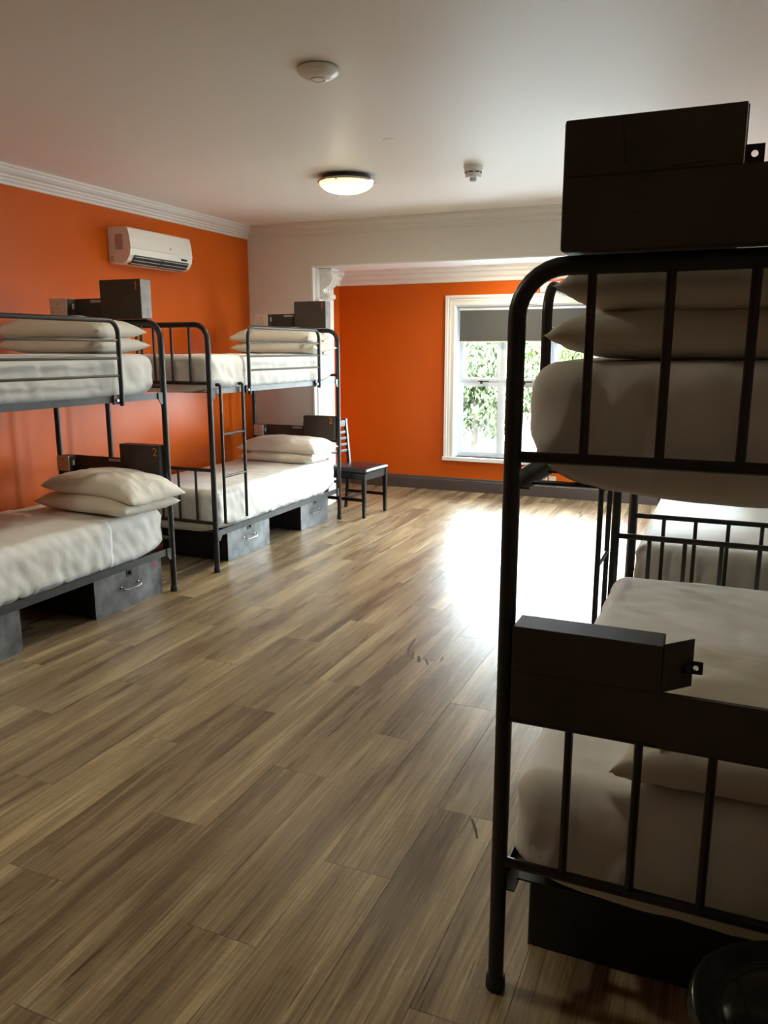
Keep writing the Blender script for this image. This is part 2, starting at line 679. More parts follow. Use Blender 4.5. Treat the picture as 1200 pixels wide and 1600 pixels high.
prof = scroll_profile()
MB().prism(prof, -.075, .075, 'y').build('scroll', 'trim_white', cb)
for y in (-.05, 0, .05):
    MB().prism([(x * 1.0 + .007, z) for x, z in prof[3:-2]] + [(.03, .01), (.03, .26)], y - .014, y + .014, 'y').build('flute', 'trim_white', cb)
for zc, r in ((.195, .040), (.030, .016)):
    ring = [(.085 + r * math.cos(a), -.078, zc + r * math.sin(a)) for a in [i * PI / 8 for i in range(15)]]
    MB().tube(ring, .006, 6).build('volute', 'trim_white', cb)
box('abacus', 'trim_white', cb, 0, .055, -.15, .15, -.055, 0, .006)
box('backplate', 'trim_white', cb, -.002, .022, -.12, .12, 0, .285)


# ------------------------------------------------------------------ window (two double-casement units)
def make_window():
    root = MB()
    a = .108
    # architrave: two stepped boards each side
    yf = YF - .001
    for (x0, x1, z0, z1) in ((WX0 - a, WX0, WZ0, WZ1 + a), (WX1, WX1 + a, WZ0, WZ1 + a), (WX0, WX1, WZ1, WZ1 + a)):
        root.box(x0, x1, yf - .020, yf, z0, z1)
    # outer raised band and inner beads
    for d0, d1, p in ((.078, .108, .034), (.050, .062, .027), (.004, .022, .026)):
        root.box(WX0 - d1, WX0 - d0, yf - p, yf - .02, WZ0, WZ1 + d1)
        root.box(WX1 + d0, WX1 + d1, yf - p, yf - .02, WZ0, WZ1 + d1)
        root.box(WX0 - d0, WX1 + d0, yf - p, yf - .02, WZ1 + d0, WZ1 + d1)
    w = struct(root.build('window_1', 'trim_white'), 'white framed twin casement window in the orange wall', 'window')
    box('window_sill', 'trim_white', w, WX0 - a - .01, WX1 + a + .01, YF - .055, YF + .10, WZ0 - .042, WZ0, .006)
    # reveal lining
    rv = MB()
    rv.box(WX0, WX0 + .012, YF - .01, YF + .14, WZ0, WZ1)
    rv.box(WX1 - .012, WX1, YF - .01, YF + .14, WZ0, WZ1)
    rv.box(WX0 + .012, WX1 - .012, YF - .01, YF + .14, WZ1 - .012, WZ1)
    rv.build('reveal', 'alu_white', w)
    y0, y1 = YF + .085, YF + .13
    xm = (WX0 + WX1) / 2
    box('mullion', 'alu_white', w, xm - .022, xm + .022, YF + .02, y1, WZ0, WZ1 - .012, .003)
    for (ux0, ux1) in ((WX0 + .012, xm - .022), (xm + .022, WX1 - .012)):
        f = MB()
        f.box(ux0, ux0 + .034, y0, y1, WZ0, WZ1 - .012)
        f.box(ux1 - .034, ux1, y0, y1, WZ0, WZ1 - .012)
        f.box(ux0 + .034, ux1 - .034, y0, y1, WZ0, WZ0 + .04)
        f.box(ux0 + .034, ux1 - .034, y0, y1, WZ1 - .06, WZ1 - .012)
        uc = (ux0 + ux1) / 2
        f.box(uc - .020, uc + .020, y0 - .004, y1, WZ0 + .04, WZ1 - .06)
        f.box(ux0 + .034, ux1 - .034, y0 + .002, y1, 1.178, 1.222)
        fr = f.build('casement_frame', 'alu_white', w)
        for (gx0, gx1) in ((ux0 + .034, uc - .020), (uc + .020, ux1 - .034)):
            for (gz0, gz1, up) in ((WZ0 + .04, 1.178, 0), (1.222, WZ1 - .06, 1)):
                s = .030 if up else .016
                q = MB()
                q.box(gx0, gx0 + s, y0 - .012 * up, y1 - .012, gz0, gz1)
                q.box(gx1 - s, gx1, y0 - .012 * up, y1 - .012, gz0, gz1)
                q.box(gx0 + s, gx1 - s, y0 - .012 * up, y1 - .012, gz0, gz0 + s)
                q.box(gx0 + s, gx1 - s, y0 - .012 * up, y1 - .012, gz1 - s, gz1)
                sash = q.build('sash', 'alu_white', w)
                box('pane', 'window_glass', sash, gx0 + s, gx1 - s, y0 + .018, y0 + .022, gz0 + s, gz1 - s)
            # handle on the transom
            h = MB()
            hx = (gx0 + gx1) / 2 + .02
            h.box(hx - .012, hx + .012, y0 - .022, y0 - .008, 1.19, 1.225)
            h.box(hx - .03, hx + .085, y0 - .034, y0 - .022, 1.212, 1.224)
            h.build('window_handle', 'plastic_dark', w)
    return w


make_window()


def assumed_window(name, SY0, SY1, SZ0, SZ1, label):
    sw = MB()
    for (y0, y1, z0, z1) in ((SY0 - .10, SY0, SZ0 - .03, SZ1 + .10), (SY1, SY1 + .09, SZ0 - .03, SZ1 + .10), (SY0, SY1, SZ1, SZ1 + .10), (SY0, SY1, SZ0 - .05, SZ0)):
        sw.box(XR - .03, XR, y0, y1, z0, z1)
    sw = struct(sw.build(name, 'trim_white'), label, 'window')
    f = MB()
    ym, zm = (SY0 + SY1) / 2, (SZ0 + SZ1) / 2
    for (y0, y1, z0, z1) in ((SY0, SY0 + .045, SZ0, SZ1), (SY1 - .045, SY1, SZ0, SZ1), (ym - .02, ym + .02, SZ0, SZ1), (SY0, SY1, SZ0, SZ0 + .045), (SY0, SY1, SZ1 - .045, SZ1), (SY0, SY1, zm - .02, zm + .02)):
        f.box(XR + .07, XR + .11, y0, y1, z0, z1)
    f.build('casement_frame', 'alu_white', sw)
    for y0, y1 in ((SY0 + .045, ym - .02), (ym + .02, SY1 - .045)):
        for z0, z1 in ((SZ0 + .045, zm - .02), (zm + .02, SZ1 - .045)):
            box('pane', 'window_glass', sw, XR + .088, XR + .092, y0, y1, z0, z1)


assumed_window('assumed_window_2', SY0, SY1, SZ0, SZ1, 'assumed side window of the alcove, unseen, added for daylight')  # assumed opening out of sight, brings more daylight into the alcove
assumed_window('assumed_window_3', RY0, RY1, RZ0, RZ1, 'assumed unseen window in the right wall, added to light the beds')  # assumed opening out of sight, added so daylight reaches the bunks
xm = (WX0 + WX1) / 2
for i, (bx0, bx1) in enumerate(((WX0 + .03, xm - .02), (xm + .02, WX1 - .03))):
    rb = empty('roller_blind', ((bx0 + bx1) / 2, YF + .045, 1.63))
    hw = (bx1 - bx0) / 2
    MB().tube([(-hw + .004, 0, .335), (hw - .004, 0, .335)], .022, 16).build('roller_tube', 'plastic_grey', rb, True)
    box('cassette', 'alu_white', rb, -hw, hw, -.03, .03, .338, .368)
    box('fabric', 'blind_fabric', rb, -hw + .01, hw - .01, -.024, -.0225, .012, .335)
    box('bottom_bar', 'plastic_white', rb, -hw + .01, hw - .01, -.030, -.017, 0, .014, .003)
    MB().tube([(-hw + .004, -.02, .33), (-hw + .002, -.022, -.3), (-hw + .006, -.026, -.32), (-hw + .009, -.022, -.3), (-hw + .012, -.02, .33)], .0022, 6).build('pull_chain', 'plastic_white', rb)
    tag(rb, ['grey roller blind half lowered over the left window unit', 'grey roller blind half lowered over the right window unit'][i], 'blind', 'grey roller blinds')

# attention sign above the window
sg = empty('notice_sign', (-1.735, YF - .001, 2.135))
tag(sg, 'small white notice with red heading above the window', 'sign')
box('board', 'sign_white', sg, -.105, .105, -.004, 0, 0, .145)
hd = box('heading_band', 'sign_red', sg, -.105, .105, -.0052, -.004, .100, .145)
text_mesh('lettering', 'ATTENTION', .030, 'sign_white', hd, (0, -.0056, .122), (PI / 2, 0, 0), thick=.0003)
for i in range(4):
    box('text_line', 'sign_text', sg, -.085, .085 - .02 * (i % 2), -.0046, -.004, .080 - i * .019, .086 - i * .019)


# wall sockets low under window
def wall_socket(x, z, w_, h_, m, label, holes):
    r = empty('wall_socket', (x, YF - .001, z))
    box('plate', m, r, -w_ / 2, w_ / 2, -.010, 0, 0, h_, .003)
    for hx, hz in holes:
        box('slot', 'plastic_dark', r, hx - .004, hx + .004, -.0112, -.0095, hz - .006, hz + .006)
    tag(r, label, 'socket')


wall_socket(-1.747, .168, .118, .075, 'plastic_white', 'white double power socket above the skirting board', [(-.035, .05), (-.045, .028), (-.022, .028), (.022, .05), (.012, .028), (.04, .028)])
wall_socket(-1.632, .176, .075, .058, 'plastic_cream', 'small blank cream wall plate beside the white socket', [])

# ------------------------------------------------------------------ bunk beds
BW, BL, ZT, ZU, ZL, ZF = .895, 1.96, 1.72, 1.33, .355, .73
RP = .019


def hoop_path(v, mx):
    R = .10
    p = [(0, v, .0), (0, v, .6), (0, v, 1.2), (0, v, ZT - R)]
    for i in range(1, 9):
        a = PI / 2 * i / 8
        p.append((-R + R * math.cos(a), v, ZT - R + R * math.sin(a)))
    p += [(-BW + R, v, ZT)]
    for i in range(1, 9):
        a = PI / 2 + PI / 2 * i / 8
        p.append((-BW + R + R * math.cos(a), v, ZT - R + R * math.sin(a)))
    p += [(-BW, v, 1.2), (-BW, v, .6), (-BW, v, 0)]
    return [(mx * x, y, z) for x, y, z in p]


def make_bunk(loc, rz, mx, label, numbers=True, open_door=False):
    root = empty('bunk_bed', loc, rz)
    tag(root, label, 'bunk bed', 'black metal bunk beds')

    def B(name, m, x0, x1, y0, y1, z0, z1, ch=0.0, par=None):
        return MB().box(mx * x0, mx * x1, y0, y1, z0, z1, ch).build(name, m, par or root)

    def TU(name, m, pts, r, par=None, seg=10):
        return MB().tube([(mx * x, y, z) for x, y, z in pts], r, seg).build(name, m, par or root, True)
    for v, nm in ((0, 'head_hoop'), (-BL, 'foot_hoop')):
        MB().tube(hoop_path(v, mx), RP, 16).build(nm, 'black_metal', root, True)
        for u in (0, -BW):
            MB().lathe([(.0235, .002), (.0245, .006), (.0235, .034), (.021, .038)], (mx * u, v, 0), 18).build('rubber_foot', 'rubber', root, True)
        for z in (ZU, ZL, ZF):
            TU('cross_rail', 'black_metal', [(-.012, v, z), (-BW + .012, v, z)], .0125)
        for k in range(1, 6):
            u = -BW * k / 6
            TU('bar', 'black_metal', [(u, v, ZU), (u, v, ZT)], .0095, seg=8)
            TU('bar', 'black_metal', [(u, v, ZL), (u, v, ZF)], .0095, seg=8)
    # long rails, corner brackets, slats
    for z0, z1 in ((1.255, 1.292), (.255, .298)):
        for u in (0, -BW):
            s = 1 if u == 0 else -1
            mb = MB()
            mb.box(mx * (u - .002 * s), mx * (u + .003 * s), -BL + .03, -.03, z0, z1)
            mb.box(mx * (u - .032 * s), mx * (u - .002 * s), -BL + .03, -.03, z0, z0 + .004)
            mb.build('side_rail', 'rail_metal', root)
            for v in (-.004, -BL + .004):
                sg_ = 1 if v > -1 else -1
                prof = [(v - sg_ * .018, z1 + .002), (v - sg_ * .058, z1 + .002), (v - sg_ * .058, z0 - .002), (v - sg_ * .036, z0 - .032), (v - sg_ * .018, z0 - .032)]
                mb = MB()
                n = len(prof)
                vs = [(mx * (u + .004 * s), a, b) for a, b in prof] + [(mx * (u + .010 * s), a, b) for a, b in prof]
                fs = [tuple(range(n)), tuple(range(n, 2 * n))] + [(i, (i + 1) % n, n + (i + 1) % n, n + i) for i in range(n)]
                mb.add(vs, fs).build('corner_bracket', 'rail_metal', root)
        for k in range(11):
            v = -.09 - k * (BL - .18) / 10
            B('slat', 'black_metal', -.028, -BW + .028, v - .016, v + .016, z0 + .005, z0 + .010)
    # ladder near the foot end
    lv0, lv1 = -BL + .093, -BL + .370
    lad = MB()
    for v in (lv0, lv1):
        lad.tube([(mx * .022, v, .34), (mx * .022, v, 1.0), (mx * .022, v, 1.312), (mx * .010, v, 1.318), (mx * -.012, v, 1.316)], .0115, 10)
    lad = lad.build('ladder', 'black_metal', root, True)
    for z in (.974, .674):
        TU('rung', 'black_metal', [(.022, lv0, z), (.022, lv1, z)], .0095, lad, 8)
    # guard rail near the head end
    g1, g0 = -.402, -1.497
    R = .075
    p = [(.022, g0, 1.235), (.022, g0, 1.45), (.022, g0, 1.716 - R)]
    for i in range(1, 8):
        a = PI - PI / 2 * i / 7
        p.append((.022, g0 + R + R * math.cos(a), 1.716 - R + R * math.sin(a)))
    p.append((.022, (g0 + g1) / 2, 1.716))
    for i in range(0, 8):
        a = PI / 2 - PI / 2 * i / 7
        p.append((.022, g1 - R + R * math.cos(a), 1.716 - R + R * math.sin(a)))
    p += [(.022, g1, 1.45), (.022, g1, 1.235)]
    gr = TU('guard_rail', 'black_metal', p, .0135, seg=12)
    for z in (1.606, 1.507, 1.408):
        TU('guard_bar', 'rail_metal', [(.022, g0, z), (.022, g1, z)], .0075, gr, 8)
    for v in (g0 - .02, g1 - .045):
        B('clamp', 'black_metal', .004, .020, v - .018, v + .030, 1.245, 1.300, .003, gr)
        MB().tube([(mx * .018, v + .006, 1.268), (mx * .030, v + .006, 1.268)], .008, 10).build('bolt', 'chrome', gr)
    # lockers at the head end: (u0,u1 of the locker, z0, ztop, strip top, socket u0,u1, v_in, v_out)
    for which, (u0, u1, z0, z1, zs, s0, s1, vi, vo) in (('1', (-.094, -.408, 1.742, 1.978, 1.876, -.690, -.822, -.05, .05)),
                                                        ('2', (-.022, -.335, .742, .960, .857, -.775, -.868, -.05, .035))):
        L = MB()
        L.box(mx * u0, mx * u1, vi, vo, z0, z1, .0025)
        L.box(mx * (u1 + .001), mx * s1, vo - .012, vo, z0 - (.006 if which == '2' else 0), zs)
        L.box(mx * (u1 + .001), mx * s1, vi + .03, vo - .012, z0, z0 + .004)
        lk = L.build('locker', 'locker_metal', root)
        B('side_panel', 'lit_side' if which == '1' else 'locker_metal', u0, u0 + .0018, vi + .004, vo - .004, z0 + .004, z1 - .004, 0, lk)  # upper locker's side colour is lightened for the light striking it
        B('seam', 'trunk_body', u0 - .004, u1 + .004, vo, vo + .0012, zs - .0008, zs + .0012, 0, lk)
        if open_door and which == '1':
            for pts in ([(-.197, 1.972), (-.201, 1.945), (-.205, 1.915), (-.207, 1.893)], [(-.232, 1.862), (-.262, 1.874)], [(-.222, 1.803), (-.246, 1.806)], [(-.28, 1.880), (-.36, 1.884)]):
                sc_ = MB()
                n = len(pts)
                vs = [(mx * (a - .0022), vo + .0006, b) for a, b in pts] + [(mx * (a + .0022), vo + .0006, b + .002) for a, b in pts]
                sc_.add(vs, [(i, i + 1, n + i + 1, n + i) for i in range(n - 1)]).build('scratch', 'trunk_body', lk)
        if not (open_door and which == '2'):
            B('door', 'locker_metal', u1 - .003, u1 - .0005, vi + .004, vo - .004, zs + .004, z1 - .004, 0, lk)
        # hasp tab with hole
        hz = zs + .008
        tab = MB()
        ro, cx, cz = .006, u1 - .017, hz + .010
        ring = [(cx + ro * math.cos(a), cz + ro * math.sin(a)) for a in [2 * PI * i / 16 for i in range(16)]]
        sq = []
        for i in range(16):
            a = 2 * PI * i / 16
            m_ = max(abs(math.cos(a)), abs(math.sin(a)))
            sq.append((cx + .016 * math.cos(a) / m_, cz + .016 * math.sin(a) / m_))
        va = vo - .018 if which == '1' else .0
        if open_door and which == '2':
            pass
        else:
            vs = [(mx * a, va, b) for a, b in ring] + [(mx * a, va, b) for a, b in sq] + [(mx * a, va + .003, b) for a, b in ring] + [(mx * a, va + .003, b) for a, b in sq]
            fs = []
            for i in range(16):
                j = (i + 1) % 16
                fs += [(i, j, 16 + j, 16 + i), (32 + i, 32 + j, 48 + j, 48 + i), (i, j, 32 + j, 32 + i), (16 + i, 16 + j, 48 + j, 48 + i)]
            tab.add(vs, fs).build('hasp', 'black_metal', lk)
        if open_door and which == '2':
            # door plate standing ajar, with its hasp
            hx, hy = u1 - .002, vo - .012
            ang = math.radians(228)
            dx, dy = math.cos(math.radians(-128)), math.sin(math.radians(-128))
            W_ = .082
            mb = MB()
            ex, ey = hx - .056, hy - .060
            tx, ty = .0022, -.0020
            vs = [(mx * hx, hy, zs - .002), (mx * ex, ey, zs - .002), (mx * ex, ey, z1), (mx * hx, hy, z1),
                  (mx * (hx + tx), hy + ty, zs - .002), (mx * (ex + tx), ey + ty, zs - .002), (mx * (ex + tx), ey + ty, z1), (mx * (hx + tx), hy + ty, z1)]
            mb.add(vs, [(0, 1, 2, 3), (4, 5, 6, 7), (0, 1, 5, 4), (1, 2, 6, 5), (2, 3, 7, 6), (3, 0, 4, 7)]).build('door', 'locker_metal', lk)
            cx, cz = ex - .006, zs + .042
            vs = []
            for off in (0, .003):
                for rr in (0, 1):
                    for i in range(16):
                        a = 2 * PI * i / 16
                        if rr == 0:
                            q = (cx + .0055 * math.cos(a), cz + .0055 * math.sin(a))
                        else:
                            m_ = max(abs(math.cos(a)), abs(math.sin(a)))
                            q = (cx + .014 * math.cos(a) / m_, cz + .014 * math.sin(a) / m_)
                        vs.append((mx * q[0], ey + off + .004, q[1]))
            fs = []
            for i in range(16):
                j = (i + 1) % 16
                fs += [(i, j, 16 + j, 16 + i), (32 + i, 32 + j, 48 + j, 48 + i), (i, j, 32 + j, 32 + i), (16 + i, 16 + j, 48 + j, 48 + i)]
            MB().add(vs, fs).build('hasp', 'black_metal', lk)
            MB().tube([(mx * (ex + .018), ey + .022, cz), (mx * (ex + .006), ey + .012, cz)], .009, 10).build('lock_barrel', 'black_metal', lk)
        # housing and socket
        B('socket_housing', 'locker_metal', s0, s1, vi + .002, vo, z0 + .012, zs - .002, .002, lk)
        sp = B('socket_plate', 'plastic_cream', s0 + .004, s1 - .004, vi - .006, vi + .002, z0 + .016, zs, .002, lk)
        uc, zc_ = (s0 + s1) / 2, (z0 + zs) / 2
        for du, dz, w_, h_ in ((.0, .032, .012, .006), (.0, .002, .005, .008), (-.020, -.018, .008, .004), (.020, -.018, .008, .004), (.042, .010, .004, .012), (.042, -.016, .004, .012)):
            if which == '2':
                du *= .7
            B('slot', 'plastic_dark', uc - du - w_ / 2, uc - du + w_ / 2, vi - .0072, vi - .005, zc_ + dz - h_ / 2, zc_ + dz + h_ / 2, 0, lk)
        B('rocker_switch', 'plastic_white', s0, s0 + .004, vo - .052, vo - .036, zs - .065, zs - .030, .001, lk)
        B('reading_light', 'led_strip', u1 - .055, u1 - .155, vo - .022, vo - .012, zs - .026, zs - .010, .002, lk)
        if numbers:
            n_ = text_mesh('number', which, .075, 'number_orange', lk, (mx * (u0 - .032), vi - .0008, z1 - .042), (PI / 2, 0, 0), thick=.0004)
    return root


def rounded_box(u0, u1, v0, v1, z0, z1, r, step, fn):
    """subdivided box surface pushed to rounded corners, then displaced by fn(point, normal)"""
    dims = [(u0, u1), (v0, v1), (z0, z1)]
    ns = [max(2, int(round((b - a) / step))) for a, b in dims]
    verts, idx, faces = [], {}, []

    def vid(i, j, k):
        key = (i, j, k)
        if key not in idx:
            p = Vector((u0 + (u1 - u0) * i / ns[0], v0 + (v1 - v0) * j / ns[1], z0 + (z1 - z0) * k / ns[2]))
            c = Vector((min(max(p.x, u0 + r), u1 - r), min(max(p.y, v0 + r), v1 - r), min(max(p.z, z0 + r), z1 - r)))
            d = p - c
            n = d.normalized() if d.length > 1e-9 else Vector((0, 0, 1))
            q = c + n * r
            idx[key] = len(verts)
            verts.append(fn(q, n))
        return idx[key]
    for (a, b, c) in ((0, 1, 2), (1, 2, 0), (2, 0, 1)):
        for side in (0, ns[c]):
            for i in range(ns[a]):
                for j in range(ns[b]):
                    q = []
                    for di, dj in ((0, 0), (1, 0), (1, 1), (0, 1)):
                        t = [0, 0, 0]
                        t[a], t[b], t[c] = i + di, j + dj, side
                        q.append(vid(*t))
                    faces.append(tuple(q if side else q[::-1]))
    return verts, faces


def make_mattress(bunk_loc, rz, mx, z0, z1, label, seed, sag=.012, sheet=None, sheet_label=None, vh=-.045):
    u0, u1, v0, v1 = -BW + .030, -.026, -BL + .045, vh
    sd = Vector((seed * 3.7, seed * 1.3, seed * 7.1))

    def fn(p, n):
        d = .006 * noise.noise(p * 3 + sd) + .003 * noise.noise(Vector((p.x * 9, p.y * 14, p.z * 5)) + sd)
        side = 1 - abs(n.z)
        d += side * (.010 + .011 * noise.noise(Vector((p.x * 19 + p.z * 9, p.y * 19 + p.z * 12, p.z * 3)) + sd))
        # gathered creases near the lower border at the corners
        low = max(0, 1 - (p.z - z0) / .12)
        d += side * low * .004 * noise.noise(Vector((p.x * 40, p.y * 40, p.z * 6)) + sd)
        q = p + n * d
        if n.z < -.3:
            q.z -= sag * math.sin(PI * min(1, max(0, (p.x - u0) / (u1 - u0)))) * 1.0
        if p.z < z0 + .11:
            k = abs((p.x - (u0 + u1) / 2) / ((u1 - u0) / 2))
            kv = max(0, 1 - min(p.y - v0, v1 - p.y) / .25)
            q.z += .075 * k ** 7 * kv * (1 - max(0, (p.z - z0) / .11))
        q.x *= mx
        return q
    vs, fs = rounded_box(u0, u1, v0, v1, z0, z1, .055, .019, fn)
    o = MB().add(vs, fs).build('mattress', 'sheet', None, 'full')
    o.location = bunk_loc
    o.rotation_euler = (0, 0, rz)
    tag(o, label, 'mattress', 'sheeted bunk mattresses')
    if sheet:
        bm = bmesh.new()
        bm.from_mesh(o.data)
        bm.normal_update()
        lim = sheet
        dele = [f for f in bm.faces if f.calc_center_median().y > lim + .012 * noise.noise(f.calc_center_median() * 8) or f.normal.z < -.55]
        bmesh.ops.delete(bm, geom=dele, context='FACES')
        bm.normal_update()
        base = {v: v.normal.copy() for v in bm.verts}
        for v in bm.verts:
            s = v.co
            k = max(0, 1 - (lim - s.y) / .10)
            w_ = .005 + .003 * noise.noise(Vector((s.x * 10, s.y * 25, s.z * 4)) + sd) + .002 * k
            v.co = s + base[v] * max(.0035, w_)
        top = list(bm.faces)
        ret = bmesh.ops.extrude_face_region(bm, geom=top)
        for e in ret['geom']:
            if isinstance(e, bmesh.types.BMVert):
                e.co -= e.normal * .002
        bmesh.ops.recalc_face_normals(bm, faces=bm.faces)
        me = bpy.data.meshes.new('top_sheet')
        bm.to_mesh(me)
        bm.free()
        me.materials.append(MATS['sheet'])
        me.polygons.foreach_set('use_smooth', [True] * len(me.polygons))
        so = bpy.data.objects.new('top_sheet', me)
        COL.objects.link(so)
        so.location = bunk_loc
        so.rotation_euler = (0, 0, rz)
        tag(so, sheet_label, 'bed sheet')
    return o


def make_pillow(loc, rz, label, seed, sx=.76, sy=.46, h=.13, tilt=(0, 0), droop=.0, drop_edge=0.0):
    """cushion of two bulged grids with pointed corners"""
    N, M = 64, 44
    sd = Vector((seed * 5.1, seed * 2.3, seed * 9.7))
    vs, fs = [], []
    ids = {}

    def P(i, j, top):
        a = -1 + 2 * i / N
        b = -1 + 2 * j / M
        pin = .07
        x = sx / 2 * a * (1 - pin * (1 - abs(b) ** 2.2) * abs(a) ** 3)
        y = sy / 2 * b * (1 - pin * 1.2 * (1 - abs(a) ** 2.2) * abs(b) ** 3)
        e = max(0, (1 - abs(a) ** 4.5)) ** .5 * max(0, (1 - abs(b) ** 3.2)) ** .5
        t = h / 2 * e
        edge = min(1, e * 2.2)
        wr = .006 * noise.noise(Vector((x * 7, y * 7, 2.0 * top)) + sd) + (1 - e) * edge * .012 * noise.noise(Vector((x * 28, y * 28, top * 1.3)) + sd)
        wr += .0035 * noise.noise(Vector((x * 15 + y * 9, y * 22, top * 3.0)) + sd) * edge
        for ca in (-1, 1):
            for cb_ in (-1, 1):
                dx_, dy_ = x - ca * sx / 2, y - cb_ * sy / 2
                dd = math.hypot(dx_, dy_)
                if dd < .30:
                    an = math.atan2(dy_, dx_)
                    wr += .011 * noise.noise(Vector((an * 7 + ca * 3, cb_ * 5 + top * 2.2, dd * 5)) + sd) * (1 - dd / .30) * min(1, dd / .05) * edge
        wr += .006 * (1 - abs(noise.noise(Vector((x * 5 + y * 3, y * 7, top * 5.0)) + sd)) * 3) * edge * (1 - .5 * e)
        z = (t * 1.15 + wr) if top else -(t * .85 + wr * .5)
        z -= droop * (abs(a) ** 2.2) + drop_edge * max(0, a) ** 2.0
        return (x, y, z)
    for top in (1, 0):
        for i in range(N + 1):
            for j in range(M + 1):
                rim = i in (0, N) or j in (0, M)
                if rim and not top:
                    ids[(0, i, j)] = ids[(1, i, j)]
                    continue
                ids[(top, i, j)] = len(vs)
                vs.append(P(i, j, top))
    for top in (1, 0):
        for i in range(N):
            for j in range(M):
                q = [ids[(top, i, j)], ids[(top, i + 1, j)], ids[(top, i + 1, j + 1)], ids[(top, i, j + 1)]]
                fs.append(tuple(q if top else q[::-1]))
    o = MB().add(vs, fs).build('pillow', 'pillowcase', None, 'full')
    o.location = loc
    o.rotation_euler = (tilt[0], tilt[1], rz)
    tag(o, label, 'pillow', 'white pillows')
    return o


def make_trunk(x, y0, y1, facing, label, number=None, h=.238, depth=.60):
    """steel box under a bed; front plate at x facing +1 / -1"""
    r = empty('storage_trunk', (x, (y0 + y1) / 2, 0), 0 if facing > 0 else PI)
    hw = (y1 - y0) / 2
    b = MB()
    b.box(-depth, -.004, -hw, hw, .004, h - .004, .003)
    b.build('body', 'trunk_body', r)
    box('front_panel', 'trunk_front', r, -.004, 0, -hw, hw, .0, h, .0012)
    MB().tube([(-.002, -.075, .135), (.022, -.075, .128), (.030, -.060, .120), (.030, .060, .120), (.022, .075, .128), (-.002, .075, .135)], .0045, 8).build('handle', 'chrome', r, True)
    for s in (-1, 1):
        MB().tube([(0, s * .075, .134), (.004, s * .075, .134)], .010, 10).build('handle_rosette', 'chrome', r)
    hp = MB()
    hp.box(0, .003, -.026, .026, h - .050, h + .022)
    hp.box(.003, .016, -.003, .003, h - .035, h - .012)
    hp.build('hasp', 'rail_metal', r)
    if number:
        text_mesh('number', number, .055, 'number_red', r, (.001, hw - .055, h - .045), (PI / 2, 0, PI / 2), thick=.0004, bold=.001)
    tag(r, label, 'storage box', 'black steel boxes under the bunks')
    return r


L1, L2 = (-3.235, 4.05, 0), (-3.235, 6.496, 0)
R1, R2 = (-.412, 1.665, 0), (-.385, 6.08, 0)
make_bunk(L1, 0, 1, 'black metal bunk bed at the left edge, nearest along the orange wall')
make_bunk(L2, 0, 1, 'black metal bunk bed with ladder beside the white wall and chair')
make_bunk(R1, PI, 1, 'dark metal bunk bed seen end-on in the right foreground', open_door=True)
make_bunk(R2, 0, -1, 'black metal bunk bed behind the right foreground bunk', numbers=False)

ZM0, ZM1, ZN0, ZN1 = 1.268, 1.530, .271, .568
make_mattress(L1, 0, 1, ZM0, ZM1, 'white sheeted top mattress behind the long guard rail at left', 1)
make_mattress(L1, 0, 1, ZN0, ZN1, 'white sheeted bottom mattress of the bunk at the left edge', 2, sheet=-.52, sheet_label='white top sheet tucked over the bottom left mattress')
make_mattress(L2, 0, 1, ZM0, ZM1 - .01, 'white sheeted top mattress of the bunk beside the white wall', 3)
make_mattress(L2, 0, 1, ZN0, ZN1, 'white sheeted bottom mattress of the bunk beside the chair', 4, sheet=-.36, sheet_label='white top sheet on the bottom mattress beside the ladder')
make_mattress(R1, PI, 1, ZM0, ZM1, 'sheeted top mattress behind the bars of the right foreground bunk', 5, sag=.03)
make_mattress(R1, PI, 1, ZN0, ZN1, 'sheeted bottom mattress of the right foreground bunk', 6)
make_mattress(R2, 0, -1, ZM0, ZM1, 'top mattress of the bunk hidden behind the right foreground bunk', 7)
make_mattress(R2, 0, -1, ZN0, ZN1, 'bright white bottom mattress of the rear right bunk', 8)

# pillows (two on each visible bed)
make_pillow((-3.665, 3.765, 1.578), .02, 'lower pillow of the pair on the top bunk at left', 1, .82, .44, .115)
make_pillow((-3.665, 3.74, 1.676), .05, 'upper pillow of the pair on the top bunk at left', 2, .80, .44, .125, droop=.02)
make_pillow((-3.52, 3.80, .622), -.10, 'lower pillow of the pair overhanging the bottom bunk at left', 3, .80, .46, .125)
make_pillow((-3.48, 3.82, .735), -.06, 'upper pillow of the pair overhanging the bottom bunk at left', 4, .76, .46, .145, drop_edge=.055, droop=.01)
make_pillow((-3.615, 6.20, 1.568), .0, 'lower pillow on the top bunk beside the white wall', 5, .84, .44, .115)
make_pillow((-3.645, 6.18, 1.668), .03, 'upper pillow on the top bunk beside the white wall', 6, .78, .44, .13, droop=.015)
make_pillow((-3.60, 6.18, .618), .0, 'lower pillow on the bottom bunk beside the chair', 7, .76, .44, .11)
make_pillow((-3.60, 6.19, .715), .0, 'plump upper pillow on the bottom bunk beside the chair', 8, .80, .46, .145, droop=.02)
make_pillow((.03, 1.945, 1.584), PI, 'lower pillow on the top of the right foreground bunk', 9, .80, .44, .12)
make_pillow((.035, 1.935, 1.684), PI + .02, 'upper pillow on the top of the right foreground bunk', 10, .78, .44, .13)
make_pillow((.20, 1.93, .630), PI - .04, 'lower pillow on the bottom of the right foreground bunk', 11, .74, .46, .15, droop=.02)
make_pillow((.22, 1.98, .735), PI + .03, 'upper pillow on the bottom of the right foreground bunk', 12, .76, .46, .13)
make_pillow((.06, 5.80, .618), 0, 'flat pillow at the far end of the rear right bunk', 13, .70, .42, .10)

